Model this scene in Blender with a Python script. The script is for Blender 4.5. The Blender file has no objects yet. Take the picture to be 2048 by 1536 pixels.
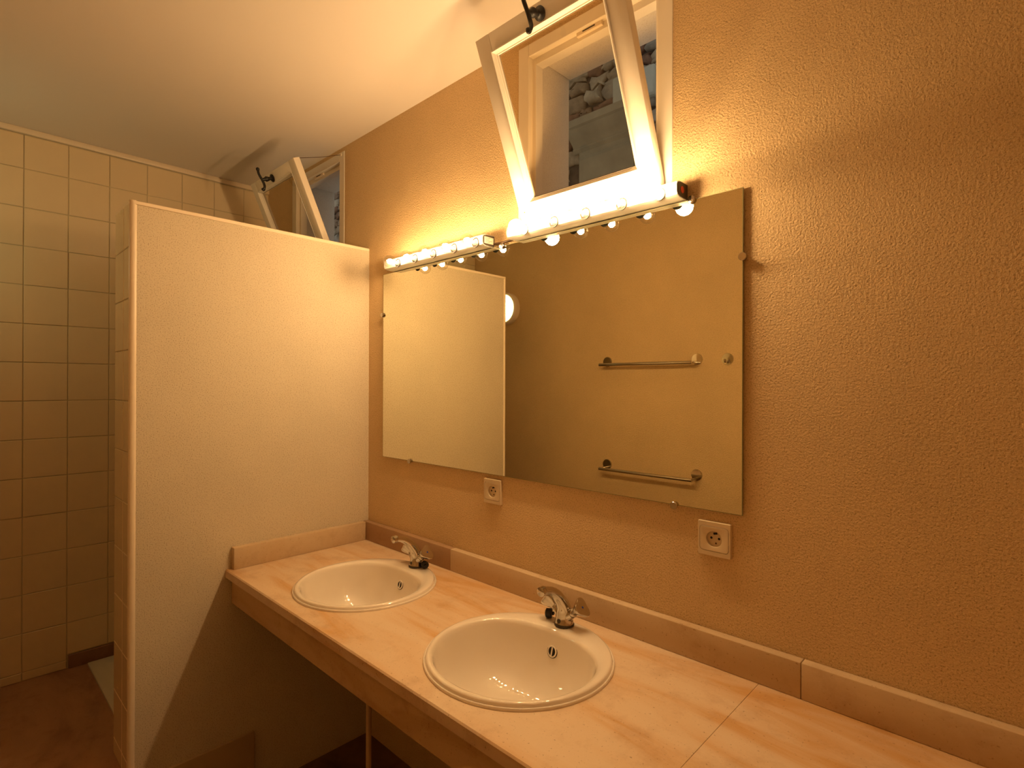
import bpy, bmesh, math, random
from mathutils import Vector, Matrix, noise
random.seed(7)
PI = math.pi
S = bpy.context.scene
C = S.collection

# ------------------------------------------------------------------ camera, world, exposure
EXPO = 0.17
BULB_POWER = 740.0            # radiance of a lit filament core
FROST_POWER = 190.0
LAMP_POWER = 26.0
LIGHT_COL = (1.0, .64, .30)
SKY = (.80, .76, .68)
SKY_STRENGTH = .40

cam = bpy.data.cameras.new('camera'); cam_o = bpy.data.objects.new('camera', cam); C.objects.link(cam_o)
cam.sensor_width = 36; cam.lens = 1093.26 / 2048 * 36; cam.clip_start = .02
def cam_axes(y, p, r):
    f = Vector((-math.cos(y) * math.cos(p), math.sin(y) * math.cos(p), math.sin(p)))
    r0 = f.cross(Vector((0, 0, 1))).normalized(); u0 = r0.cross(f)
    return math.cos(r) * r0 + math.sin(r) * u0, -math.sin(r) * r0 + math.cos(r) * u0, f
R_, U_, F_ = cam_axes(math.radians(46.321), math.radians(.086), math.radians(.18))
mw = Matrix.Identity(4)
for i in range(3):
    mw[i][0] = R_[i]; mw[i][1] = U_[i]; mw[i][2] = -F_[i]
mw[0][3], mw[1][3], mw[2][3] = 2.10966, -1.3, 1.523
cam_o.matrix_world = mw
S.camera = cam_o

w = bpy.data.worlds.new('dusk'); S.world = w; w.use_nodes = True
w.node_tree.nodes['Background'].inputs[0].default_value = (*SKY, 1)
w.node_tree.nodes['Background'].inputs[1].default_value = SKY_STRENGTH
S.view_settings.view_transform = 'Standard'; S.view_settings.look = 'None'
S.view_settings.gamma = 1; S.view_settings.use_curve_mapping = False
S.view_settings.exposure = EXPO

# ------------------------------------------------------------------ materials
def new_mat(name):
    m = bpy.data.materials.new(name); m.use_nodes = True
    return m, m.node_tree.nodes, m.node_tree.links, m.node_tree.nodes['Principled BSDF']

def plain(name, col, rough=.5, metal=0., bump=0., bscale=60., spec=.5, var=0., vscale=8., coat=0.):
    m, N, L, P = new_mat(name)
    P.inputs['Base Color'].default_value = (*col, 1); P.inputs['Roughness'].default_value = rough
    P.inputs['Metallic'].default_value = metal; P.inputs['Specular IOR Level'].default_value = spec
    P.inputs['Coat Weight'].default_value = coat; P.inputs['Coat Roughness'].default_value = .012
    if bump or var:
        tc = N.new('ShaderNodeTexCoord')
    if var:
        n = N.new('ShaderNodeTexNoise'); n.inputs['Scale'].default_value = vscale; n.inputs['Detail'].default_value = 5
        L.new(tc.outputs['Object'], n.inputs['Vector'])
        r = N.new('ShaderNodeValToRGB')
        r.color_ramp.elements[0].position = .3; r.color_ramp.elements[1].position = .7
        r.color_ramp.elements[0].color = (*[c * (1 - var) for c in col], 1)
        r.color_ramp.elements[1].color = (*[min(1, c * (1 + var)) for c in col], 1)
        L.new(n.outputs['Fac'], r.inputs[0]); L.new(r.outputs[0], P.inputs['Base Color'])
    if bump:
        n2 = N.new('ShaderNodeTexNoise'); n2.inputs['Scale'].default_value = bscale; n2.inputs['Detail'].default_value = 3
        L.new(tc.outputs['Object'], n2.inputs['Vector'])
        b = N.new('ShaderNodeBump'); b.inputs['Strength'].default_value = bump; b.inputs['Distance'].default_value = .002
        L.new(n2.outputs['Fac'], b.inputs['Height']); L.new(b.outputs[0], P.inputs['Normal'])
    return m

def plaster(name, col, grain=150., strength=.6, dist=.003, dark=.16, pit=(.62, .56, .5)):
    """rolled, stippled paint on plaster: fine relief, faint mottling, small dark pits"""
    m, N, L, P = new_mat(name)
    P.inputs['Roughness'].default_value = .62; P.inputs['Specular IOR Level'].default_value = .3
    tc = N.new('ShaderNodeTexCoord')
    n1 = N.new('ShaderNodeTexNoise'); n1.inputs['Scale'].default_value = 2.2; n1.inputs['Detail'].default_value = 6; n1.inputs['Roughness'].default_value = .6
    L.new(tc.outputs['Object'], n1.inputs['Vector'])
    r = N.new('ShaderNodeValToRGB'); r.color_ramp.elements[0].position = .32; r.color_ramp.elements[1].position = .68
    r.color_ramp.elements[0].color = (*[c * (1 - dark * .45) for c in col], 1); r.color_ramp.elements[1].color = (*[min(1, c * 1.04) for c in col], 1)
    L.new(n1.outputs['Fac'], r.inputs[0])
    n3 = N.new('ShaderNodeTexNoise'); n3.inputs['Scale'].default_value = grain * 1.5; n3.inputs['Detail'].default_value = 2
    L.new(tc.outputs['Object'], n3.inputs['Vector'])
    r3 = N.new('ShaderNodeValToRGB'); r3.color_ramp.elements[0].position = .3; r3.color_ramp.elements[1].position = .46
    r3.color_ramp.elements[0].color = (*pit, 1); r3.color_ramp.elements[1].color = (1, 1, 1, 1)
    L.new(n3.outputs['Fac'], r3.inputs[0])
    mx = N.new('ShaderNodeMix'); mx.data_type = 'RGBA'; mx.blend_type = 'MULTIPLY'; mx.inputs[0].default_value = 1
    L.new(r.outputs[0], mx.inputs[6]); L.new(r3.outputs[0], mx.inputs[7]); L.new(mx.outputs[2], P.inputs['Base Color'])
    n2 = N.new('ShaderNodeTexNoise'); n2.inputs['Scale'].default_value = grain; n2.inputs['Detail'].default_value = 4; n2.inputs['Roughness'].default_value = .62
    L.new(tc.outputs['Object'], n2.inputs['Vector'])
    b = N.new('ShaderNodeBump'); b.inputs['Strength'].default_value = strength; b.inputs['Distance'].default_value = dist
    L.new(n2.outputs['Fac'], b.inputs['Height']); L.new(b.outputs[0], P.inputs['Normal'])
    return m

def stone_mat(name, base, vein, pit=.5, rough=.42, sx=1.2, sy=7.0, veinw=.5):
    m, N, L, P = new_mat(name)
    P.inputs['Roughness'].default_value = rough; P.inputs['Specular IOR Level'].default_value = .35
    tc = N.new('ShaderNodeTexCoord'); mp = N.new('ShaderNodeMapping')
    mp.inputs['Scale'].default_value = (sx, sy, sy); mp.inputs['Rotation'].default_value = (0, 0, -.35)
    L.new(tc.outputs['Object'], mp.inputs['Vector'])
    n = N.new('ShaderNodeTexNoise'); n.inputs['Scale'].default_value = 1.3; n.inputs['Detail'].default_value = 6
    n.inputs['Roughness'].default_value = .58; n.inputs['Distortion'].default_value = 1.1
    L.new(mp.outputs[0], n.inputs['Vector'])
    r = N.new('ShaderNodeValToRGB'); e = r.color_ramp.elements
    e[0].position = .36; e[0].color = (*base, 1); e[1].position = .66; e[1].color = (*vein, 1)
    q = e.new(.5); q.color = (*[a * .75 + b * .25 for a, b in zip(base, vein)], 1)
    L.new(n.outputs['Fac'], r.inputs[0])
    n2 = N.new('ShaderNodeTexNoise'); n2.inputs['Scale'].default_value = 9; n2.inputs['Detail'].default_value = 8; n2.inputs['Roughness'].default_value = .7
    L.new(tc.outputs['Object'], n2.inputs['Vector'])
    r2 = N.new('ShaderNodeValToRGB'); r2.color_ramp.elements[0].position = .27; r2.color_ramp.elements[1].position = .48
    r2.color_ramp.elements[0].color = (.62, .5, .4, 1); r2.color_ramp.elements[1].color = (1, 1, 1, 1)
    L.new(n2.outputs['Fac'], r2.inputs[0])
    n3 = N.new('ShaderNodeTexNoise'); n3.inputs['Scale'].default_value = 170; n3.inputs['Detail'].default_value = 3
    L.new(tc.outputs['Object'], n3.inputs['Vector'])
    r3 = N.new('ShaderNodeValToRGB'); r3.color_ramp.elements[0].position = .24; r3.color_ramp.elements[1].position = .36
    r3.color_ramp.elements[0].color = (pit, pit * .9, pit * .8, 1); r3.color_ramp.elements[1].color = (1, 1, 1, 1)
    L.new(n3.outputs['Fac'], r3.inputs[0])
    a = N.new('ShaderNodeMix'); a.data_type = 'RGBA'; a.blend_type = 'MULTIPLY'; a.inputs[0].default_value = veinw
    L.new(r.outputs[0], a.inputs[6]); L.new(r2.outputs[0], a.inputs[7])
    c = N.new('ShaderNodeMix'); c.data_type = 'RGBA'; c.blend_type = 'MULTIPLY'; c.inputs[0].default_value = 1
    L.new(a.outputs[2], c.inputs[6]); L.new(r3.outputs[0], c.inputs[7]); L.new(c.outputs[2], P.inputs['Base Color'])
    bb = N.new('ShaderNodeBump'); bb.inputs['Strength'].default_value = .25; bb.inputs['Distance'].default_value = .0008
    L.new(n3.outputs['Fac'], bb.inputs['Height']); L.new(bb.outputs[0], P.inputs['Normal'])
    return m

M = {}
M['ochre'] = plaster('ochre_plaster', (.77, .56, .30), 200, 1.0, .0055)
M['ochre_part'] = plaster('ochre_partition_plaster', (.65, .57, .43), 190, .35, .002)
M['ceiling'] = plain('ceiling_paint', (.78, .72, .66), .75, bump=.15, bscale=40, var=.015, vscale=1.5)
M['tile'] = plain('glazed_tile', (.80, .66, .44), .12, var=.05, vscale=3, bump=.1, bscale=12, coat=.5)
M['grout'] = plain('tile_grout', (.60, .53, .38), .9, bump=.3, bscale=200)
M['trim'] = plain('white_edge_trim', (.86, .74, .58), .35)
M['white_wood'] = plain('white_painted_wood', (.84, .78, .68), .38, bump=.08, bscale=30, var=.02)
M['reveal'] = plaster('white_reveal_plaster', (.86, .79, .68), 200, .6, .003, .05, (.86, .82, .76))
M['stone_top'] = stone_mat('counter_limestone', (.70, .54, .38), (.60, .35, .15))
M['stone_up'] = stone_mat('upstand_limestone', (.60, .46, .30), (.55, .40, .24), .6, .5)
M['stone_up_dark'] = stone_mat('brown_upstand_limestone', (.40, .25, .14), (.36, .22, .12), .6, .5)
M['stone_apron'] = stone_mat('apron_limestone', (.58, .40, .22), (.48, .30, .14), .6, .6)
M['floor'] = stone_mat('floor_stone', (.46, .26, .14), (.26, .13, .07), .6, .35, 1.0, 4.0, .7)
M['floor_low'] = stone_mat('shaded_floor_stone', (.20, .11, .06), (.12, .06, .035), .6, .4, 1.0, 4.0, .7)  # floor stone with the shade under the counter put into its colour
M['skirt'] = stone_mat('skirting_stone', (.30, .17, .10), (.23, .12, .07), .6, .5)
M['porcelain'] = plain('white_porcelain', (.84, .76, .66), .03, coat=1., spec=.6)
M['porcelain_tray'] = plain('shower_tray_enamel', (.72, .70, .58), .2)
M['chrome'] = plain('chrome', (.58, .54, .48), .07, metal=1.)
M['black_iron'] = plain('black_wrought_iron', (.008, .007, .006), .42, bump=.3, bscale=80)
M['black_rubber'] = plain('black_rubber', (.012, .010, .010), .5)
M['dark'] = plain('dark_hole', (.01, .008, .006), .8)
M['socket'] = plain('cream_plastic', (.66, .54, .37), .35)
M['strip'] = plain('strip_white_enamel', (.50, .47, .42), .3)
M['cap_dark'] = plain('dark_end_cap', (.055, .042, .025), .5)
M['red'] = plain('red_dot', (.55, .06, .02), .5)
M['blue'] = plain('blue_dot', (.02, .05, .3), .4)
M['label'] = plain('paper_label', (.7, .62, .5), .6)
M['label_ink'] = plain('label_ink', (.16, .12, .08), .6)
M['cable'] = plain('dark_brown', (.10, .05, .02), .5)
M['pipe'] = plain('drain_pipe_plastic', (.62, .44, .27), .4)
M['board'] = plain('plinth_board', (.50, .37, .20), .5, var=.04)
M['under'] = plaster('under_counter_plaster', (.42, .2, .09), 150, .4, .002)
M['mortar'] = plain('lime_mortar', (.13, .095, .065), .95, bump=.8, bscale=25, var=.3, vscale=14)
M['mirror_edge'] = plain('mirror_edge_glass', (.30, .30, .16), .15)
M['gasket'] = plain('dark_glazing_putty', (.10, .06, .035), .6)

m, N, L, P = new_mat('mirror_silver')
P.inputs['Base Color'].default_value = (.93, .93, .78, 1); P.inputs['Metallic'].default_value = 1; P.inputs['Roughness'].default_value = .012
M['mirror'] = m

def glass_mat(name, tint=(.93, .95, .92), ior=1.5):
    m = bpy.data.materials.new(name); m.use_nodes = True
    N = m.node_tree.nodes; L = m.node_tree.links; N.remove(N['Principled BSDF'])
    t = N.new('ShaderNodeBsdfTransparent'); t.inputs[0].default_value = (*tint, 1)
    g = N.new('ShaderNodeBsdfGlossy'); g.inputs['Roughness'].default_value = .01
    f = N.new('ShaderNodeFresnel')
    ge = N.new('ShaderNodeNewGeometry'); mi = N.new('ShaderNodeMapRange')      # same index seen from either side of the sheet
    mi.inputs[3].default_value = ior; mi.inputs[4].default_value = 1 / ior
    L.new(ge.outputs['Backfacing'], mi.inputs[0]); L.new(mi.outputs[0], f.inputs[0])
    x = N.new('ShaderNodeMixShader')
    L.new(f.outputs[0], x.inputs[0]); L.new(t.outputs[0], x.inputs[1]); L.new(g.outputs[0], x.inputs[2])
    L.new(x.outputs[0], N['Material Output'].inputs['Surface'])
    return m
M['pane'] = glass_mat('window_glass', (.86, .78, .63), 1.62)  # brownish tint imitates the warm room reflected in the pane
M['globe'] = glass_mat('clear_bulb_glass', (.95, .93, .90), 1.6)

def emit(name, col, s):
    m = bpy.data.materials.new(name); m.use_nodes = True
    N = m.node_tree.nodes; L = m.node_tree.links; N.remove(N['Principled BSDF'])
    e = N.new('ShaderNodeEmission'); e.inputs[0].default_value = (*col, 1); e.inputs[1].default_value = s
    L.new(e.outputs[0], N['Material Output'].inputs['Surface'])
    return m
M['core'] = emit('glowing_filament', LIGHT_COL, BULB_POWER)
M['core_dim'] = emit('glowing_filament_weaker', LIGHT_COL, BULB_POWER * .60)
M['frost'] = emit('frosted_lit_globe', LIGHT_COL, FROST_POWER)

# ribbed lamp glass, lit from behind
m = bpy.data.materials.new('lit_ribbed_glass'); m.use_nodes = True
N = m.node_tree.nodes; L = m.node_tree.links; P = N['Principled BSDF']
P.inputs['Base Color'].default_value = (.75, .78, .62, 1); P.inputs['Roughness'].default_value = .25
tc = N.new('ShaderNodeTexCoord'); wv = N.new('ShaderNodeTexWave'); wv.bands_direction = 'Z'; wv.inputs['Scale'].default_value = 34
L.new(tc.outputs['Object'], wv.inputs['Vector'])
mr = N.new('ShaderNodeMapRange'); mr.inputs[3].default_value = .6; mr.inputs[4].default_value = 1.0
L.new(wv.outputs['Fac'], mr.inputs[0])
# the tube behind the glass sits across its middle, so the glass glows more there
ln = N.new('ShaderNodeVectorMath'); ln.operation = 'LENGTH'; L.new(tc.outputs['Object'], ln.inputs[0])
mr2 = N.new('ShaderNodeMapRange'); mr2.inputs[1].default_value = .04; mr2.inputs[2].default_value = .12; mr2.inputs[3].default_value = 1; mr2.inputs[4].default_value = .12
L.new(ln.outputs['Value'], mr2.inputs[0])
mm = N.new('ShaderNodeMath'); mm.operation = 'MULTIPLY'; L.new(mr.outputs[0], mm.inputs[0]); L.new(mr2.outputs[0], mm.inputs[1])
m2 = N.new('ShaderNodeMath'); m2.operation = 'MULTIPLY'; m2.inputs[1].default_value = LAMP_POWER; L.new(mm.outputs[0], m2.inputs[0])
P.inputs['Emission Color'].default_value = (1.0, .97, .50, 1); L.new(m2.outputs[0], P.inputs['Emission Strength'])
M['lamp'] = m

rubble = []
for i, c in enumerate(((.34, .25, .16), (.40, .32, .22), (.28, .19, .12), (.45, .38, .28), (.25, .14, .085), (.36, .31, .24))):
    rubble.append(plain('rubble_stone', c, .9, bump=1., bscale=22, var=.28, vscale=16))
M['ashlar'] = plain('dressed_limestone', (.42, .36, .25), .85, bump=.5, bscale=30, var=.14, vscale=6)
M['pale_block'] = plain('pale_dressed_block', (.56, .54, .44), .85, bump=.5, bscale=30, var=.12, vscale=8)

# ------------------------------------------------------------------ mesh helpers
def box(bm, x0, x1, y0, y1, z0, z1, bev=0., seg=1):
    vs = [bm.verts.new((x, y, z)) for x in (x0, x1) for y in (y0, y1) for z in (z0, z1)]
    fs = [bm.faces.new([vs[i] for i in q]) for q in ((0, 1, 3, 2), (4, 6, 7, 5), (0, 4, 5, 1), (2, 3, 7, 6), (0, 2, 6, 4), (1, 5, 7, 3))]
    if bev:
        es = list({e for f in fs for e in f.edges})
        bmesh.ops.bevel(bm, geom=es, offset=bev, segments=seg, affect='EDGES', profile=.5)

def rings(bm, rs, cap0=True, cap1=True, closed=True):
    vv = [[bm.verts.new(p) for p in r] for r in rs]
    n = len(vv[0])
    for a, b in zip(vv, vv[1:]):
        for i in range(n if closed else n - 1):
            j = (i + 1) % n
            bm.faces.new((a[i], a[j], b[j], b[i]))
    if cap0: bm.faces.new(list(reversed(vv[0])))
    if cap1: bm.faces.new(vv[-1])
    return vv

def basis(d):
    d = Vector(d).normalized()
    a = Vector((0, 0, 1)) if abs(d.z) < .95 else Vector((1, 0, 0))
    u = d.cross(a).normalized(); return u, d.cross(u).normalized(), d

def lathe(bm, base, axis, prof, seg=24, lobe=0., nl=3, cap=True):
    """prof: (distance along axis, radius)"""
    u, v, d = basis(axis); base = Vector(base)
    rs = []
    for h, r in prof:
        ring = []
        for k in range(seg):
            a = 2 * PI * k / seg; rr = r * (1 + lobe * math.cos(nl * a))
            ring.append(base + d * h + (u * math.cos(a) + v * math.sin(a)) * rr)
        rs.append(ring)
    rings(bm, rs, cap, cap)

def tube(bm, pts, rad, seg=12, flat=1.):
    pts = [Vector(p) for p in pts]
    if not isinstance(rad, (list, tuple)): rad = [rad] * len(pts)
    rs = []; u = None
    for i, p in enumerate(pts):
        t = (pts[min(i + 1, len(pts) - 1)] - pts[max(i - 1, 0)]).normalized()
        if u is None: u = basis(t)[0]
        u = (u - t * u.dot(t)).normalized(); v = t.cross(u)
        rs.append([p + (u * math.cos(2 * PI * k / seg) + v * math.sin(2 * PI * k / seg) * flat) * rad[i] for k in range(seg)])
    rings(bm, rs)

def smooth_path(pts, n=6):
    P_ = [Vector(p) for p in pts]; out = []
    for i in range(len(P_) - 1):
        p0 = P_[max(i - 1, 0)]; p1 = P_[i]; p2 = P_[i + 1]; p3 = P_[min(i + 2, len(P_) - 1)]
        for k in range(n):
            t = k / n
            out.append(.5 * ((2 * p1) + (-p0 + p2) * t + (2 * p0 - 5 * p1 + 4 * p2 - p3) * t * t + (-p0 + 3 * p1 - 3 * p2 + p3) * t ** 3))
    out.append(P_[-1]); return out

def obj(name, bm, mat, parent=None, smooth=40, loc=None):
    bmesh.ops.recalc_face_normals(bm, faces=bm.faces)
    me = bpy.data.meshes.new(name); bm.to_mesh(me); bm.free()
    if mat: me.materials.append(mat)
    if smooth:
        me.polygons.foreach_set('use_smooth', [True] * len(me.polygons))
        me.set_sharp_from_angle(angle=math.radians(smooth))
    o = bpy.data.objects.new(name, me); C.objects.link(o)
    if parent: o.parent = parent
    if loc: o.location = loc
    return o

def B(): return bmesh.new()
def boxo(name, dims, mat, parent=None, bev=0., seg=1):
    bm = B(); box(bm, *dims, bev, seg); return obj(name, bm, mat, parent)
def tag(o, label, cat, group=None):
    o['label'] = label; o['category'] = cat
    if group: o['group'] = group
    return o
def struct(o, label=None, cat=None):
    o['kind'] = 'structure'
    if label: o['label'] = label
    if cat: o['category'] = cat
    return o
def thing(name, label, cat, loc=(0, 0, 0), group=None):
    o = bpy.data.objects.new(name, None); C.objects.link(o); o.location = loc; o.empty_display_size = .05
    return tag(o, label, cat, group)
def copy_tree(o, parent=None):
    c = o.copy(); C.objects.link(c)
    if parent: c.parent = parent
    for ch in list(o.children): copy_tree(ch, c)
    return c
def drop_kids(o, pred):
    for ch in list(o.children):
        if pred(ch):
            for g in list(ch.children): bpy.data.objects.remove(g)
            bpy.data.objects.remove(ch)

# ------------------------------------------------------------------ dimensions
XT, XR, YF = -1.069, 2.75, -1.62     # tiled wall, right wall, opposite wall
ZC = 2.631                          # ceiling
ZS = .228                           # raised floor by the shower
WT = .22                            # thickness of the window wall
ZK = .853                           # counter top
W1 = (.895, 1.437); W2 = (-.756, -.211); WZ = (2.035, 2.612)   # window openings

# ------------------------------------------------------------------ room shell
def wall_with_holes(name, x0, x1, z0, z1, y0, y1, holes, mat):
    bm = B()
    xs = sorted({x0, x1, *[h[0] for h in holes], *[h[1] for h in holes]})
    zs = sorted({z0, z1, *[h[2] for h in holes], *[h[3] for h in holes]})
    def hole(i, j):
        if i < 0 or j < 0 or i >= len(xs) - 1 or j >= len(zs) - 1: return True
        cx = (xs[i] + xs[i + 1]) / 2; cz = (zs[j] + zs[j + 1]) / 2
        return any(h[0] < cx < h[1] and h[2] < cz < h[3] for h in holes)
    def q(*p): bm.faces.new([bm.verts.new(v) for v in p])
    for i in range(len(xs) - 1):
        for j in range(len(zs) - 1):
            if hole(i, j): continue
            a, b, c, d = xs[i], xs[i + 1], zs[j], zs[j + 1]
            q((a, y0, c), (b, y0, c), (b, y0, d), (a, y0, d)); q((a, y1, c), (a, y1, d), (b, y1, d), (b, y1, c))
            if hole(i - 1, j): q((a, y0, c), (a, y0, d), (a, y1, d), (a, y1, c))
            if hole(i + 1, j): q((b, y0, c), (b, y1, c), (b, y1, d), (b, y0, d))
            if hole(i, j - 1): q((a, y0, c), (a, y1, c), (b, y1, c), (b, y0, c))
            if hole(i, j + 1): q((a, y0, d), (b, y0, d), (b, y1, d), (a, y1, d))
    bmesh.ops.remove_doubles(bm, verts=bm.verts, dist=1e-5)
    return obj(name, bm, mat, None, 0)

struct(wall_with_holes('wall_back', XT - .2, XR + .2, -.1, ZC + .2, 0, WT,
       [(*W1, *WZ), (*W2, *WZ)], M['ochre']), 'ochre stippled plaster wall behind the mirror and the counter', 'wall')
struct(boxo('wall_front', (XT - .2, XR + .2, YF - .15, YF, -.1, ZC + .2), M['ochre']), 'ochre plaster wall opposite the mirror with the towel rails', 'wall')
struct(boxo('wall_right', (XR, XR + .15, YF, 0, -.1, ZC + .2), M['ochre']), 'ochre plaster wall closing the room to the right', 'wall')
wl = struct(boxo('wall_left', (XT - .2, XT, YF, 0, -.1, ZC + .2), M['grout']), 'far wall clad in cream glazed tiles behind the shower', 'wall')
struct(boxo('ceiling', (XT - .2, XR + .2, YF - .15, 0, ZC, ZC + .12), M['ceiling']), 'smooth cream painted ceiling', 'ceiling')
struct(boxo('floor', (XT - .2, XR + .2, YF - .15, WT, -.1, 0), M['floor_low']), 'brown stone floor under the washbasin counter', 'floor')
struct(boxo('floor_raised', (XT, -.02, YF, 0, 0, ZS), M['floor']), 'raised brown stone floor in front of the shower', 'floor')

# tiles on the far wall: each one its own piece
def tile_mesh(w_, h_, t=.0036, b=.0018):
    bm = B()
    box(bm, 0, t - b, 0, w_, 0, h_)
    rings(bm, [[(t - b, y, z) for y, z in ((0, 0), (w_, 0), (w_, h_), (0, h_))],
               [(t, y, z) for y, z in ((b, b), (w_ - b, b), (w_ - b, h_ - b), (b, h_ - b))]], False, True)
    me = bpy.data.meshes.new('tile'); bmesh.ops.remove_doubles(bm, verts=bm.verts, dist=1e-6)
    bmesh.ops.recalc_face_normals(bm, faces=bm.faces); bm.to_mesh(me); bm.free()
    me.materials.append(M['tile']); return me
GAP = .0022
PY, PZ = .1525, .1685
ycols = [-.745 + PY * k for k in range(-6, 6)]
ycols = [YF] + [y for y in ycols if YF + .02 < y < -.02] + [-.001]
zrows = [ZS] + [.266 + PZ * k for k in range(14)] + [2.604]
cache = {}
def put_tile(parent, x, y0, y1, z0, z1, rot=None):
    k = (round(y1 - y0, 4), round(z1 - z0, 4))
    if k not in cache: cache[k] = tile_mesh(y1 - y0 - GAP, z1 - z0 - GAP)
    o = bpy.data.objects.new('tile', cache[k]); C.objects.link(o); o.parent = parent
    j = .0012
    if rot is None:
        o.location = (x + random.uniform(-.0006, .0006), y0 + GAP / 2, z0 + GAP / 2)
        o.rotation_euler = (0, random.uniform(-j, j) * 4, random.uniform(-j, j) * 4)
    else:
        o.location = (y1 - GAP / 2, x, z0 + GAP / 2); o.rotation_euler = (0, random.uniform(-j, j) * 0, rot)
    return o
for a, b in zip(ycols, ycols[1:]):
    for c, d in zip(zrows, zrows[1:]):
        if d - c < .02: continue
        if c < .25 and (a + b) / 2 > -.89: continue        # the skirting stones stand there instead
        if c > .25 and c < .3 and (a + b) / 2 > -.89: c = .29
        put_tile(wl, XT, a, b, c, d)
bm = B(); box(bm, XT, XT + .016, YF, 0, 2.606, ZC, .004, 2)
struct(obj('trim_1', bm, M['trim']), 'narrow pale strip along the top of the tiled wall', 'trim')
bl = None
sk = [(-.892, -.60), (-.597, -.30), (-.297, -.004)]
bl = thing('baseboard_left', 'brown stone skirting at the foot of the tiled shower wall', 'baseboard'); bl['kind'] = 'structure'
for a, b in sk: boxo('skirting_stone', (XT, XT + .014, a, b, ZS, .288), M['skirt'], bl, .002)

# partition
YP, ZP = -.875, 2.116
wp = struct(boxo('wall_partition', (-.222, 0, YP + .004, 0, 0, ZP), M['ochre_part']), 'ochre plaster partition between shower and washbasins', 'wall')
bm = B(); box(bm, -.216, .0025, YP + .006, 0, ZP - .012, ZP + .002, .002)
o = obj('top_trim', bm, M['trim'], wp)
bm = B(); lathe(bm, (-.010, YP + .009, 0), (0, 0, 1), [(ZS * 0, .0125), (ZP + .002, .0125)], 16)
o = obj('corner_bead', bm, M['trim'], wp)
xc = [-.226, -.100, -.024]
for (a, b) in zip(xc, xc[1:]):
    for c, d in zip([ZS] + [.286 + PZ * k for k in range(11)] + [ZP], [.286 + PZ * k for k in range(11)] + [ZP]):
        if d - c < .02: continue
        k = ('e', round(b - a, 4), round(d - c, 4))
        if k not in cache: cache[k] = tile_mesh(b - a - GAP, d - c - GAP)
        o = bpy.data.objects.new('tile', cache[k]); C.objects.link(o); o.parent = wp
        o.rotation_euler = (0, 0, -PI / 2); o.location = (a + GAP / 2, YP + .004, c + GAP / 2)

# plinth board at the foot of the partition, under the counter
tag(boxo('plinth_board', (0, .012, -.96, -.485, 0, ZS + .002), M['board'], None, .002),
    'flat tan board standing against the foot of the partition', 'board')

# shower tray
bm = B()
tx0, tx1, ty0, ty1, tz = -1.035, -.232, -.826, -.02, ZS + .012
rings(bm, [[(x, y, z) for x, y in ((tx0 + i, ty0 + i), (tx1 - i, ty0 + i), (tx1 - i, ty1 - i), (tx0 + i, ty1 - i))]
           for i, z in ((0, ZS), (0, tz - .003), (.003, tz), (.05, tz), (.07, tz - .008), (.30, tz - .0105))], True, True)
tray = tag(obj('shower_tray', bm, M['porcelain_tray'], None, 25), 'white square shower tray behind the partition', 'shower tray')
bm = B(); lathe(bm, (-.63, -.42, tz - .010), (0, 0, 1), [(0, .04), (.002, .04), (.003, .036)], 24)
obj('drain_cover', bm, M['chrome'], tray)

# ------------------------------------------------------------------ counter
def ellipse(cx, cy, a, b, n=64): return [(cx + a * math.cos(2 * PI * k / n), cy + b * math.sin(2 * PI * k / n)) for k in range(n)]
BAS = [(1.188, -.309), (.489, -.308)]
SJ = 1.663
def slab(name, x0, x1, holes, mat, parent):
    bm = B()
    def loop(pts, z): return [bm.verts.new((x, y, z)) for x, y in pts]
    yf = -.585
    top = loop([(x0, yf + .0035), (x1, yf + .0035), (x1, -.001), (x0, -.001)], ZK)
    mid = loop([(x0, yf), (x1, yf), (x1, -.001), (x0, -.001)], ZK - .0035)
    bot = loop([(x0, yf), (x1, yf), (x1, -.001), (x0, -.001)], ZK - .029)
    for a, b in ((top, mid), (mid, bot)):
        for i in range(4):
            j = (i + 1) % 4
            bm.faces.new((a[i], a[j], b[j], b[i]))
    ht = [loop(h, ZK) for h in holes]; hb = [loop(h, ZK - .029) for h in holes]
    for a, b in zip(ht, hb):
        for i in range(len(a)):
            j = (i + 1) % len(a); bm.faces.new((a[i], b[i], b[j], a[j]))
    for outer, hs in ((top, ht), (bot, hb)):
        es = []
        for lp in [outer] + hs:
            for i in range(len(lp)):
                e = bm.edges.get((lp[i], lp[(i + 1) % len(lp)]))
                es.append(e)
        bmesh.ops.triangle_fill(bm, use_beauty=True, use_dissolve=False, edges=es)
    return obj(name, bm, mat, parent, 0)
ct = thing('washbasin_counter', 'long pale limestone counter with orange veins and a front apron', 'counter', (0, 0, 0))
slab('counter_slab', 0, SJ - .0006, [ellipse(x, y, .212, .208) for x, y in BAS], M['stone_top'], ct)
slab('counter_slab', SJ + .0006, XR, [], M['stone_top'], ct)
boxo('apron', (0.006, XR, -.566, -.528, .728, ZK - .029), M['stone_apron'], ct, .002)
boxo('joint_filler', (SJ - .0006, SJ + .0006, -.584, -.001, ZK - .028, ZK - .0006), M['stone_up_dark'], ct)
T = .028
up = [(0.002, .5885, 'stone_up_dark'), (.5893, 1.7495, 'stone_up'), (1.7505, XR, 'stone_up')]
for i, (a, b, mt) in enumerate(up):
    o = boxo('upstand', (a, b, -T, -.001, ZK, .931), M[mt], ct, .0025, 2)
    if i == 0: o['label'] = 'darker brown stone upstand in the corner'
boxo('side_upstand', (0, T, -.566, -T - .001, ZK, .931), M['stone_up'], ct, .0025, 2)

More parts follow.
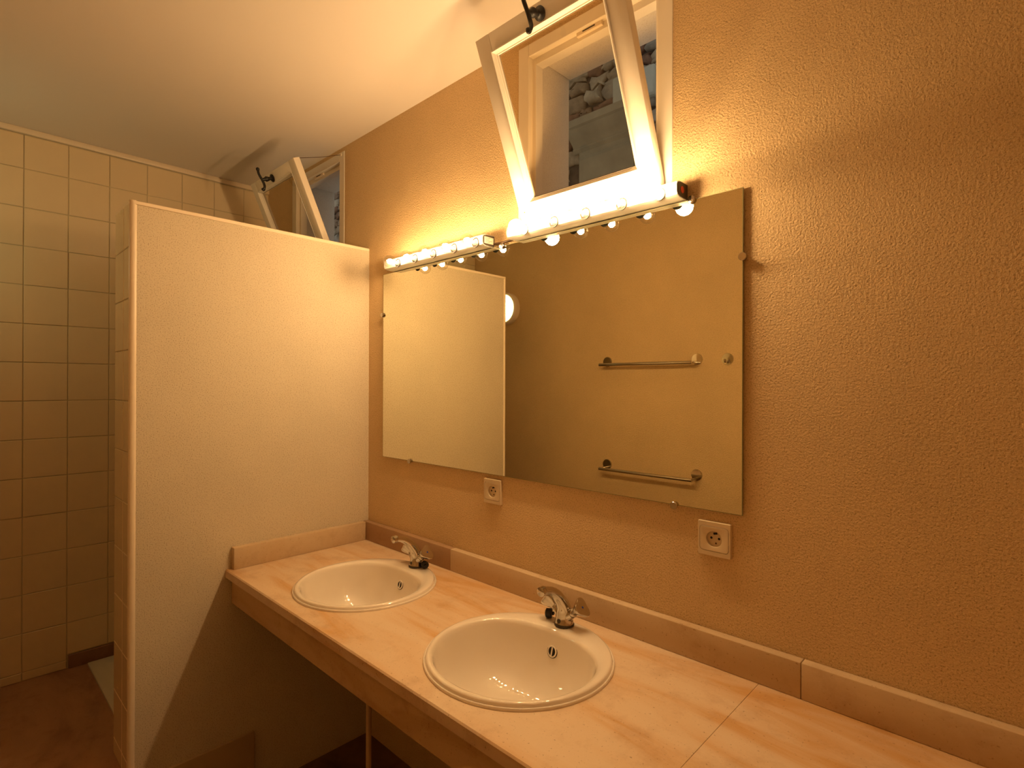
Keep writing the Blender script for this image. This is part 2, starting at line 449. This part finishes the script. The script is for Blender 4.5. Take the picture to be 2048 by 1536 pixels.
# ------------------------------------------------------------------ washbasins
def basin_mesh():
    n = 72
    bm = B()
    def outer(k, s, z): a = 2 * PI * k / n; return (.236 * s * math.cos(a), .2315 * s * math.sin(a), z)
    cy = -.022
    def inner(k, s, z, dy=0.):
        a = 2 * PI * k / n; c, s_ = math.cos(a), math.sin(a)
        if s_ > 0:   # the back of the bowl is flattened for the tap ledge
            r = .184; y = r * abs(s_) ** .84 - .012 * max(0, s_) ** 6
        else: y = -.187 * abs(s_) ** .98
        return (.209 * c * s, cy + dy + y * s, z)
    R = []
    for s, z in ((1.0, 0), (1.0, .004), (.994, .0065), (.986, .0065), (.982, .0055), (.978, .007), (.974, .011), (.965, .0135), (.95, .0145)):
        R.append([outer(k, s, z) for k in range(n)])
    def blend(t, z):
        o_ = [outer(k, .95, z) for k in range(n)]; i_ = [inner(k, 1.0, z) for k in range(n)]
        return [tuple(a * (1 - t) + b * t for a, b in zip(p, q)) for p, q in zip(o_, i_)]
    R.append(blend(.5, .0145)); R.append(blend(.9, .013))
    for s, z, dy in ((.99, .009, 0), (.975, .0, 0), (.96, -.018, .001), (.935, -.042, .002), (.90, -.066, .003), (.84, -.09, .004), (.75, -.111, .006),
                 (.62, -.130, .008), (.46, -.142, .01), (.28, -.148, .012), (.12, -.151, .014)):
        R.append([inner(k, s, z, dy) for k in range(n)])
    rings(bm, R, False, True)
    return bm
def make_basin(label):
    t = thing('washbasin', label, 'washbasin', (BAS[0][0], BAS[0][1], ZK), 'round washbasins set in the counter')
    o = obj('bowl', basin_mesh(), M['porcelain'], t, 75)
    # underside shell so that the bowl is solid seen from below
    bm = B(); n = 40
    rings(bm, [[(.205 * s * math.cos(2 * PI * k / n), -.012 + .198 * s * math.sin(2 * PI * k / n), z) for k in range(n)] for s, z in
               ((.99, -.02), (.97, -.06), (.88, -.11), (.66, -.15), (.3, -.168))], False, True)
    obj('outer_shell', bm, M['porcelain'], t, 75)
    bm = B(); lathe(bm, (0, -.008, -.151), (0, 0, 1), [(0, .030), (.002, .030), (.003, .026), (.0015, .02)], 28)
    d = obj('drain', bm, M['chrome'], t)
    # overflow with a chrome ring and a dark slotted hole on the back slope of the bowl
    c = Vector((-.007, .1405, -.041)); ax = Vector((0, -.965, .26))
    bm = B(); lathe(bm, c, ax, [(-.004, .0155), (.0015, .0155), (.0030, .0140), (.0030, .0118), (.0005, .0112)], 28)
    ov = obj('overflow_ring', bm, M['porcelain'], t)
    bm = B(); lathe(bm, c, ax, [(-.004, .0168), (.0008, .0168)], 28); obj('overflow_seal', bm, M['dark'], ov)
    bm = B(); lathe(bm, c, ax, [(-.003, .0114), (.0012, .0114)], 24); obj('overflow_hole', bm, M['dark'], ov)
    bm = B(); u, v, d_ = basis(ax); p = c + d_ * .0022
    q = (v * .0112); sd = (u * .0022)
    tube(bm, [p - q, p + q], .0022, 8); obj('overflow_bar', bm, M['porcelain'], ov)
    return t
b1 = make_basin('near round white porcelain washbasin with its tap at the back rim')
b2 = copy_tree(b1); b2.location = (BAS[1][0], BAS[1][1], ZK)
b2['label'] = 'far round white porcelain washbasin beside the partition'

# ------------------------------------------------------------------ taps
def make_tap(label):
    t = thing('mixer_tap', label, 'tap', (1.181, -.118, ZK + .0145), 'chrome two-handle mixer taps')
    bm = B(); lathe(bm, (0, 0, 0), (0, 0, 1), [(0, .0265), (.003, .0275), (.006, .0265), (.008, .0245)], 40, .02, 20); obj('base_ring', bm, M['cap_dark'], t)
    bm = B()
    tube(bm, smooth_path([(0, 0, .006), (0, .001, .022), (0, .0, .040), (0, -.006, .056), (0, -.018, .074), (0, -.036, .094), (0, -.060, .109), (0, -.086, .1165)], 4),
         [(.0262 - .0150 * min(1, i / 24)) if i < 25 else .0105 for i in range(29)], 20, 1.)
    bd = obj('body', bm, M['chrome'], t, 60)
    bm = B(); lathe(bm, (0, -.084, .1165), (0, -1, -.05), [(0, .0095), (.002, .0125), (.004, .0125), (.0045, .0115), (.0055, .0125), (.016, .0125), (.017, .011)], 24)
    obj('spout_aerator', bm, M['chrome'], t)
    for s in (-1, 1):
        ax = Vector((s * .80, .05, .60)).normalized()
        p = Vector((s * .008, 0, .024))
        bm = B(); lathe(bm, p, ax, [(0, .016), (.014, .0145), (.022, .0125), (.0225, .0112), (.026, .0112), (.0265, .013), (.030, .013), (.032, .0115)], 24)
        obj('handle_collar', bm, M['chrome'], t)
        bm = B(); lathe(bm, p + ax * .031, ax, [(0, .0105), (.006, .0130), (.013, .0170), (.024, .0230), (.031, .0250), (.0335, .0240), (.0345, .020), (.0340, .0)], 30, .16, 3)
        h = obj('handle', bm, M['chrome'], t, 50)
        bm = B(); lathe(bm, p + ax * .0635, ax, [(0, .0042), (.0012, .0042), (.0016, .003)], 16)
        obj('temperature_dot', bm, M['blue'] if s > 0 else M['red'], h)
    # pop-up screw at the front foot
    bm = B(); lathe(bm, (0, -.020, .016), (0, -1, .3), [(0, .006), (.004, .006), (.005, .004)], 16); obj('foot_screw', bm, M['cap_dark'], t)
    return t
t1 = make_tap('near chrome mixer tap with raised spout and two flared handles')
t2 = copy_tree(t1); t2.location = (.499, -.110, ZK + .0145)
t2['label'] = 'far chrome mixer tap on the washbasin by the partition'
def plug(label, x, y, ang):
    bm = B(); lathe(bm, (0, 0, .0135), (1, 0, 0), [(-.012, .0075), (-.009, .0125), (.005, .0135), (.007, .012), (.008, .005), (.013, .0045), (.0135, .002)], 24)
    o = obj('rubber_plug', bm, M['black_rubber']); o.location = (x, y, ZK + .0145); o.rotation_euler = (0, 0, ang)
    return tag(o, label, 'plug', 'black rubber basin plugs')
plug('black rubber plug on the rim left of the near tap', 1.124, -.112, .5)
plug('black rubber plug on the rim right of the far tap', .541, -.104, -.4)

# drain pipes below the basins
def pipe(label, x, y):
    bm = B(); lathe(bm, (x, y, 0), (0, 0, 1), [(0, .009), (.675, .009), (.676, .014), (.684, .014)], 20)
    lathe(bm, (x, y, 0), (0, 0, 1), [(0, .02), (.008, .02), (.012, .012)], 20)
    tag(obj('drain_pipe', bm, M['pipe']), label, 'pipe', 'drain pipes under the counter')
pipe('thin tan drain pipe standing under the far washbasin', .494, -.300)
pipe('thin tan drain pipe standing under the near washbasin', 1.188, -.300)

# ------------------------------------------------------------------ mirror and clips
mx0, mx1, mz0, mz1 = .124, 1.619, 1.2195, 1.9855
mir = thing('mirror', 'large frameless rectangular mirror hung above the two washbasins', 'mirror', (0, 0, 0))
bm = B(); box(bm, mx0, mx1, -.0085, -.004, mz0, mz1); obj('glass_edge', bm, M['mirror_edge'], mir, 0)
bm = B(); bm.faces.new([bm.verts.new(p) for p in ((mx0 + .0012, -.0087, mz0 + .0012), (mx1 - .0012, -.0087, mz0 + .0012), (mx1 - .0012, -.0087, mz1 - .0012), (mx0 + .0012, -.0087, mz1 - .0012))])
obj('silvered_face', bm, M['mirror'], mir, 0)
boxo('backing', (mx0 + .03, mx1 - .03, -.004, 0, mz0 + .03, mz1 - .03), M['dark'], mir)
for x, z in ((mx0 - .001, 1.815), (mx1 + .001, 1.823), (.318, mz0 - .001), (1.449, mz0 - .001), (.832, mz1 - .001), (1.494, mz1 - .001)):
    bm = B(); lathe(bm, (x, 0, z), (0, -1, 0), [(0, .006), (.009, .006), (.0095, .0095), (.015, .0098), (.0165, .0085)], 20)
    obj('mirror_clip', bm, M['chrome'], mir)

# ------------------------------------------------------------------ lamp strips
def make_strip(label, x0, x1, xs, z0, frosted, core='core'):
    t = thing('light_strip', label, 'light', (x0, 0, z0), 'bulb strips above the mirror')
    Lx = x1 - x0; D = .057; H = .040
    prof = [(0, 0), (-D * .72, 0), (-D * .93, .004), (-D, .012), (-D, .028), (-D * .93, .036), (-D * .72, H), (0, H)]
    bm = B(); rings(bm, [[(x, y, z) for y, z in prof] for x in (.003, Lx - .003)]); obj('housing', bm, M['strip'], t, 30)
    sc = lambda s: [(y * s if y else y, (z - H / 2) * s + H / 2) for y, z in prof]
    bm = B(); rings(bm, [[(x, y, z) for y, z in sc(s)] for x, s in ((Lx - .004, 1.), (Lx - .001, .99))]); obj('end_rim', bm, M['strip'], t, 30)
    bm = B(); rings(bm, [[(x, y - .001, z) for y, z in sc(s)] for x, s in ((Lx - .003, .93), (Lx + .0004, .90))]); ec = obj('end_cap', bm, M['cap_dark'], t, 30)
    bm = B(); rings(bm, [[(x, y, z) for y, z in sc(s)] for x, s in ((.004, 1.), (0, .93))]); obj('end_cap', bm, M['strip'], t, 30)
    for i, bx in enumerate(xs):
        cx = bx - x0; cz = .0135; r = .0232; NK = .0145; cyb = -D - NK - r
        bm = B()
        pr = [(0, .0125)]
        pr = [(0.0, .0118), (.008, .0122), (.0145, .0135), (.0185, .0165)] + [(.0155 + r - r * math.cos(a), r * math.sin(a)) for a in [PI * k / 14 for k in range(5, 14)]] + [(.0155 + 2 * r, .0006)]
        lathe(bm, (cx, -D + .001, cz), (0, -1, 0), pr, 24, cap=False)
        fr = i in frosted
        bl = obj('bulb', bm, M['frost'] if fr else M['globe'], t, 80)
        if fr: bl['label'] = 'frosted bulb'
        bm = B(); lathe(bm, (cx, -D + .002, cz), (0, -1, 0), [(0, .0165), (.0035, .0165), (.004, .0135), (-.001, .0132)], 24)
        obj('socket_ring', bm, M['dark'], bl)
        if not fr:
            bm = B(); lathe(bm, (cx, -D + .002, cz), (0, -1, 0), [(0, .0085), (.014, .006), (.026, .0035)], 12); obj('filament_stem', bm, M['strip'], bl)
            bm = B(); bmesh.ops.create_icosphere(bm, subdivisions=2, radius=.0105, matrix=Matrix.Translation((cx, cyb + .002, cz)))
            obj('glowing_filament', bm, M[core], bl, 80)
    return t, ec, Lx, D, H
Z1 = 1.988
s1, ec1, Lx, D, H = make_strip('right bulb strip with a red dot on its dark end cap', .893, 1.478, [.973, 1.090, 1.203, 1.321, 1.431], Z1, (0, 4))
bm = B(); lathe(bm, (Lx + .0002, -.030, H / 2), (1, 0, 0), [(0, .0085), (.0012, .0085)], 20); obj('red_dot', bm, M['red'], ec1)
s2, ec2, Lx, D, H = make_strip('left bulb strip with a white label on its dark end cap', .199, .784, [.300, .411, .523, .639, .751], 1.9872, (), 'core_dim')
boxo('label_sticker', (Lx + .0002, Lx + .0012, -.048, -.006, .009, .031), M['label'], ec2)
bm = B()
for k, (a, b) in enumerate(((-.045, -.020), (-.045, -.026), (-.045, -.013), (-.045, -.022))):
    box(bm, Lx + .0011, Lx + .0015, a, b, .0265 - k * .0045, .028 - k * .0045)
o = obj('label_print', bm, M['label_ink'], ec2); 
bm = B(); tube(bm, smooth_path([(.785, -.004, 2.0), (.82, -.0045, 1.998), (.86, -.0045, 1.999), (.893, -.004, 2.002)], 4), .0035, 8)  # thin dark brown tube along the wall from strip to strip
tag(obj('strip_tube', bm, M['cable']), 'short thin dark tube between the two bulb strips on the wall', 'cable')

# ------------------------------------------------------------------ windows
SASH_X0, SASH_X1, SASH_L = .0475, .525, .527     # sash from the left of the opening, length
TILT = math.radians(23.0)
def make_window(nm, label, x0):
    w0 = thing(nm, label, 'window', (x0, 0, WZ[0])); w0['kind'] = 'structure'
    Wd = W1[1] - W1[0]; Hh = WZ[1] - WZ[0]; p = .058
    y0, y1 = -.002, .052
    # fixed frame with a rebate
    def member(name, d, extra=None):
        bm = B(); box(bm, *d, .0015)
        if extra: box(bm, *extra, .001)
        return obj(name, bm, M['white_wood'], w0, 30)
    member('frame_post', (0, p - .014, y0, y1, 0, Hh), (p - .015, p, .018, y1, .03, Hh - .03))
    member('frame_post', (Wd - p + .014, Wd, y0, y1, 0, Hh), (Wd - p, Wd - p + .015, .018, y1, .03, Hh - .03))
    member('frame_head', (p - .014, Wd - p + .014, y0, y1, Hh - .040, Hh), (p, Wd - p, .018, y1, Hh - .062, Hh - .039))
    member('frame_sill', (p - .014, Wd - p + .014, y0, y1, 0, .022), (p, Wd - p, .018, y1, .0215, .036))
    bm = B(); box(bm, Wd / 2 - .045, Wd / 2 + .045, .008, .0185, Hh - .052, Hh - .036, .001)
    kp = obj('strike_plate', bm, M['trim'], w0)
    boxo('slot', (Wd / 2 - .022, Wd / 2 + .022, .0072, .0086, Hh - .046, Hh - .043), M['dark'], kp)
    # reveal lining through the wall
    for nm2, d in (('reveal_side', (0.0, .034, y1, WT + .005, .0, Hh)), ('reveal_side', (Wd - .030, Wd, y1, WT + .005, 0, Hh)),
                   ('reveal_soffit', (.034, Wd - .030, y1, WT + .005, Hh - .022, Hh)), ('reveal_sill', (.034, Wd - .030, y1, WT + .005, 0, .02))):
        boxo(nm2, d, M['reveal'], w0, .006, 3)
    # tilting sash
    sa = bpy.data.objects.new('sash', None); C.objects.link(sa); sa.parent = w0; sa.empty_display_size = .05
    sa.location = (0, -.003, .004); sa.rotation_euler = (TILT, 0, 0)
    a, b, t, h = SASH_X0, SASH_X1, .030, SASH_L; sw = .053
    def smem(name, d):
        bm = B(); box(bm, *d, .002, 2); return obj(name, bm, M['white_wood'], sa, 30)
    smem('stile', (a, a + sw, -t, 0, 0, h)); smem('stile', (b - sw, b, -t, 0, 0, h))
    smem('rail', (a + sw, b - sw, -t + .0003, -.0003, h - .050, h)); smem('rail', (a + sw, b - sw, -t + .0003, -.0003, 0, .060))
    # stepped glazing bead running round the pane
    xi0, xi1, zi0, zi1 = a + sw, b - sw, .060, h - .050
    bm = B()
    prof = [(0, -t - .0035), (.003, -t - .0045), (.0045, -t - .001), (.009, -t + .004), (.010, -t + .0075), (.0125, -t + .008), (.0135, -t + .013), (.0135, -.012)]
    loops = [[(xi0 - .004 + i, y, zi0 - .004 + i), (xi1 + .004 - i, y, zi0 - .004 + i), (xi1 + .004 - i, y, zi1 + .004 - i), (xi0 - .004 + i, y, zi1 + .004 - i)] for i, y in prof]
    rings(bm, loops, False, False); obj('glazing_bead', bm, M['white_wood'], sa, 20)
    bm = B(); g = .0092
    rings(bm, [[(xi0 + i, y, zi0 + i), (xi1 - i, y, zi0 + i), (xi1 - i, y, zi1 - i), (xi0 + i, y, zi1 - i)] for i, y in ((g, -t + .0145), (g + .0014, -t + .0145))], False, False)
    obj('putty_line', bm, M['gasket'], sa, 0)
    bm = B(); bm.faces.new([bm.verts.new(q) for q in ((xi0, -.016, zi0), (xi1, -.016, zi0), (xi1, -.016, zi1), (xi0, -.016, zi1))])
    obj('pane', bm, M['pane'], sa, 0)
    # black iron turn handle on the top rail
    cx = (a + b) / 2; cz = h - .027
    bm = B()
    lathe(bm, (cx, -t, cz), (0, -1, 0), [(0, .017), (.003, .018), (.006, .015), (.008, .009), (.014, .0075), (.024, .0105), (.033, .0125), (.038, .0085), (.042, .0075), (.052, .006)], 18)
    yl = -t - .053
    tube(bm, smooth_path([(cx - .004, yl + .003, cz + .050), (cx - .004, yl, cz + .044), (cx - .001, yl - .004, cz + .025), (cx, yl, cz), (cx + .001, yl + .001, cz - .022), (cx + .003, yl - .004, cz - .036), (cx - .002, yl - .012, cz - .044), (cx - .003, yl - .010, cz - .038)], 4),
         [.0070] * 5 + [.0056] * 19 + [.0066] * 5, 10)
    for dz in (.048, -.042):
        bmesh.ops.create_icosphere(bm, subdivisions=2, radius=.0082, matrix=Matrix.Translation((cx - .003, yl - (0 if dz > 0 else .009), cz + dz)))
    hd = obj('turn_handle', bm, M['black_iron'], sa, 60)
    # wire stay and its plate at the top of the right stile
    top = Matrix.Rotation(TILT, 3, 'X') @ Vector((b - .008, -.008, h - .002)) + Vector((0, -.003, .004))
    bm = B(); end = Vector((Wd - .030, -.002, Hh - .012))
    tube(bm, [top, (top + end) / 2 + Vector((0, 0, -.004)), end], .0013, 6); 
    st = obj('wire_stay', bm, M['cable'], w0)
    bm = B(); lathe(bm, (Wd - .030, -.002, Hh - .012), (0, -1, 0), [(-.001, .007), (.003, .007), (.004, .004)], 12); obj('stay_fixing', bm, M['trim'], st)
    bm = B(); lathe(bm, (b - .010, -.018, h - .010), (0, -.3, 1), [(0, .006), (.012, .006), (.013, .002)], 12); obj('stay_hook', bm, M['cable'], sa)
    bm = B(); lathe(bm, (a + .020, -t + .0005, .035), (0, -1, 0), [(0, .003), (.001, .003)], 10); obj('screw_head', bm, M['cable'], sa)
    return w0
make_window('window_1', 'white wooden tilted-in window above the right bulb strip', W1[0])
make_window('window_2', 'white wooden tilted-in window high beyond the partition', W2[0])

# ------------------------------------------------------------------ outlets
def make_outlet(label, x, z):
    t = thing('wall_outlet', label, 'outlet', (x, 0, z), 'cream wall outlets below the mirror')
    def rr(w_, h_, r, y, n=5):
        out = []
        for cx, cz, a0 in ((w_ - r, h_ - r, 0), (-w_ + r, h_ - r, PI / 2), (-w_ + r, -h_ + r, PI), (w_ - r, -h_ + r, 1.5 * PI)):
            for k in range(n): a = a0 + PI / 2 * k / (n - 1); out.append((cx + r * math.cos(a), y, cz + r * math.sin(a)))
        return out
    bm = B(); rings(bm, [rr(.0405, .0415, .003, 0), rr(.0405, .0415, .003, -.007), rr(.0400, .0410, .003, -.0088), rr(.0392, .0402, .003, -.0095), rr(.0358, .0300, .008, -.0095), rr(.0358, .0300, .008, -.0005)], True, False)
    obj('cover_plate', bm, M['socket'], t, 30)
    bm = B(); r = .0195; n = 20
    # insert with a round recess
    vs = [rr(.0350, .0292, .0076, -.002), rr(.0350, .0292, .0076, -.0093), rr(.0346, .0288, .0074, -.0097)]
    def circ(rad, y): return [(rad * math.cos(a), y, rad * math.sin(a)) for a in [PI / 4 * 0 + 2 * PI * k / 20 for k in range(20)]]
    # match the rounded square's vertex order to the circle's
    rings(bm, vs + [circ(r + .001, -.0097), circ(r, -.0092), circ(r - .0008, -.002)], False, True)
    obj('insert', bm, M['socket'], t, 30)
    bm = B()
    for hx, hz in ((-.0095, .001), (.0095, .001)): lathe(bm, (hx, -.0015, hz), (0, -1, 0), [(0, .003), (.0008, .003)], 12)
    tube(bm, [(-.003, -.0030, .0115), (.005, -.0030, .0135)], .0025, 10)
    obj('pin_holes', bm, M['dark'], t)
    bm = B(); lathe(bm, (.002, -.0018, -.011), (0, -1, 0), [(0, .0024), (.001, .0022), (.0004, .001)], 12); obj('centre_screw', bm, M['cable'], t)
    return t
make_outlet('cream wall outlet below the right corner of the mirror', 1.552, 1.152)
make_outlet('cream wall outlet below the mirror over the gap between taps', .785, 1.162)

# ------------------------------------------------------------------ opposite wall: rails, hook, lamp
def make_rail(label, z):
    t = thing('towel_rail', label, 'towel rail', (.464, YF, z), 'chrome towel rails on the opposite wall')
    for s in (-1, 1):
        bm = B(); lathe(bm, (s * .294, 0, 0), (0, 1, 0), [(0, .032), (.004, .032), (.0065, .030), (.007, .0)], 28); ro = obj('rosette', bm, M['chrome'], t)
        bm = B(); lathe(bm, (s * .294, 0, -.020), (0, 1, 0), [(0, .008), (.075, .008)], 16); obj('post', bm, M['chrome'], ro)
    bm = B(); lathe(bm, (-.303, .080, -.020), (1, 0, 0), [(0, .0085), (.001, .0098), (.605, .0098), (.606, .0085)], 18); obj('bar', bm, M['chrome'], t)
    return t
make_rail('upper chrome towel rail seen reflected in the mirror', 1.668)
make_rail('lower chrome towel rail seen reflected in the mirror', 1.026)
t = thing('robe_hook', 'small round chrome robe hook reflected right of the upper rail', 'hook', (.928, YF, 1.664))
bm = B(); lathe(bm, (0, 0, 0), (0, 1, 0), [(0, .032), (.004, .032), (.0065, .030), (.007, .0)], 28); obj('rosette', bm, M['chrome'], t)
bm = B(); tube(bm, smooth_path([(0, .004, -.012), (0, .022, -.018), (0, .034, -.014), (0, .038, -.002)], 4), .006, 12); obj('peg', bm, M['chrome'], t)
t = thing('bulkhead_lamp', 'round greenish glowing lamp with ribbed glass, reflected past the partition', 'lamp', (-.702, YF, 2.082))
bm = B(); lathe(bm, (0, 0, 0), (0, 1, 0), [(0, .116), (.03, .118), (.045, .114), (.052, .106), (.050, .098)], 48); obj('rim', bm, M['trim'], t)
bm = B(); lathe(bm, (0, .045, 0), (0, 1, 0), [(0, .101), (.006, .100), (.016, .088), (.023, .065), (.027, .03), (.028, .001)], 48, cap=False); obj('ribbed_glass', bm, M['lamp'], t, 60)

# ------------------------------------------------------------------ outside: rubble wall across the alley
YO = 2.0
we = struct(boxo('wall_outside', (-5.2, 2.4, YO, YO + .3, -.1, 6.0), M['mortar']), 'rubble stone wall across the alley outside the windows', 'wall')
def stone(poly, d, mat):
    cx = sum(p[0] for p in poly) / len(poly); cz = sum(p[1] for p in poly) / len(poly)
    bm = B()
    def rg(s, y, j): return [(cx + (x - cx) * s + random.uniform(-j, j), y - random.uniform(0, j), cz + (z - cz) * s + random.uniform(-j, j)) for x, z in poly]
    rs = [rg(1, YO + .005, 0), rg(.99, YO - d * .45, .005), rg(.84, YO - d * .85, .007), rg(.45, YO - d, .008)]
    rings(bm, rs, False, True)
    return obj('stone', bm, mat, we, 50)
def patch(x0, x1, z0, z1, skip):
    z = z0
    grid = []
    while z < z1:
        h = random.uniform(.07, .135); grid.append((z, min(z + h, z1 + .1))); z += h
    for za, zb in grid:
        x = x0 - random.uniform(0, .15)
        while x < x1:
            w_ = random.uniform(.09, .23); xa, xb = x, x + w_; x = xb
            if skip and skip((xa + xb) / 2, (za + zb) / 2): continue
            g = .004; j = .022
            def jp(px, pz): return (px + random.uniform(-j, j), pz + random.uniform(-j, j))
            a, b, c, d = xa + g, xb - g, za + g, zb - g; mx_, mz_ = (a + b) / 2, (c + d) / 2
            cc = min(.02, (d - c) * .26)
            poly = [jp(a + cc, c), jp(mx_, c - .004), jp(b - cc, c), jp(b, c + cc), jp(b + .004, mz_), jp(b, d - cc), jp(b - cc, d), jp(mx_, d + .004), jp(a + cc, d), jp(a, d - cc), jp(a - .004, mz_), jp(a, c + cc)]
            red = (xa + xb) / 2 < -.40 and (xa > -1.5)
            mt = rubble[4] if red and random.random() < .7 else random.choice(rubble)
            stone(poly, random.uniform(.02, .045), mt)
CX0 = -.36; CZT = 3.43
CX1 = .17
patch(-.80, .80, 3.05, 3.98, lambda x, z: (CX0 - .02 < x < CX1 and z < CZT + .02) or (x < CX0 and z < 3.1) or (x > CX1 and z < 3.08))
patch(-4.25, -3.65, 3.10, 3.90, None)
# moulded cornice and dressed stone below it
bm = B(); prof = [(0, 0), (-.16, 0), (-.16, -.05), (-.145, -.06), (-.135, -.085), (-.105, -.12), (-.075, -.145), (-.065, -.165), (-.07, -.18), (-.05, -.20), (0, -.20)]
rings(bm, [[(x, YO + y, CZT + z) for y, z in prof] for x in (CX0, CX1)]); obj('cornice', bm, M['ashlar'], we, 30)
for k in range(4):
    boxo('dressed_block', (CX0 + .04, CX1 - .03, YO - .05, YO + .01, 2.05 + k * .30, 2.05 + k * .30 + .293), M['ashlar'], we, .004)
for k in range(3): boxo('dressed_block', (CX1 + .01, .95, YO - .04, YO + .01, 2.15 + k * .30, 2.15 + k * .30 + .293), M['ashlar'], we, .004)
boxo('pale_block', (.19, .31, YO - .075, YO, 3.44, 3.64), M['pale_block'], we, .012)
boxo('pale_block', (-.02, .13, YO - .07, YO, 3.44, 3.66), M['pale_block'], we, .01)
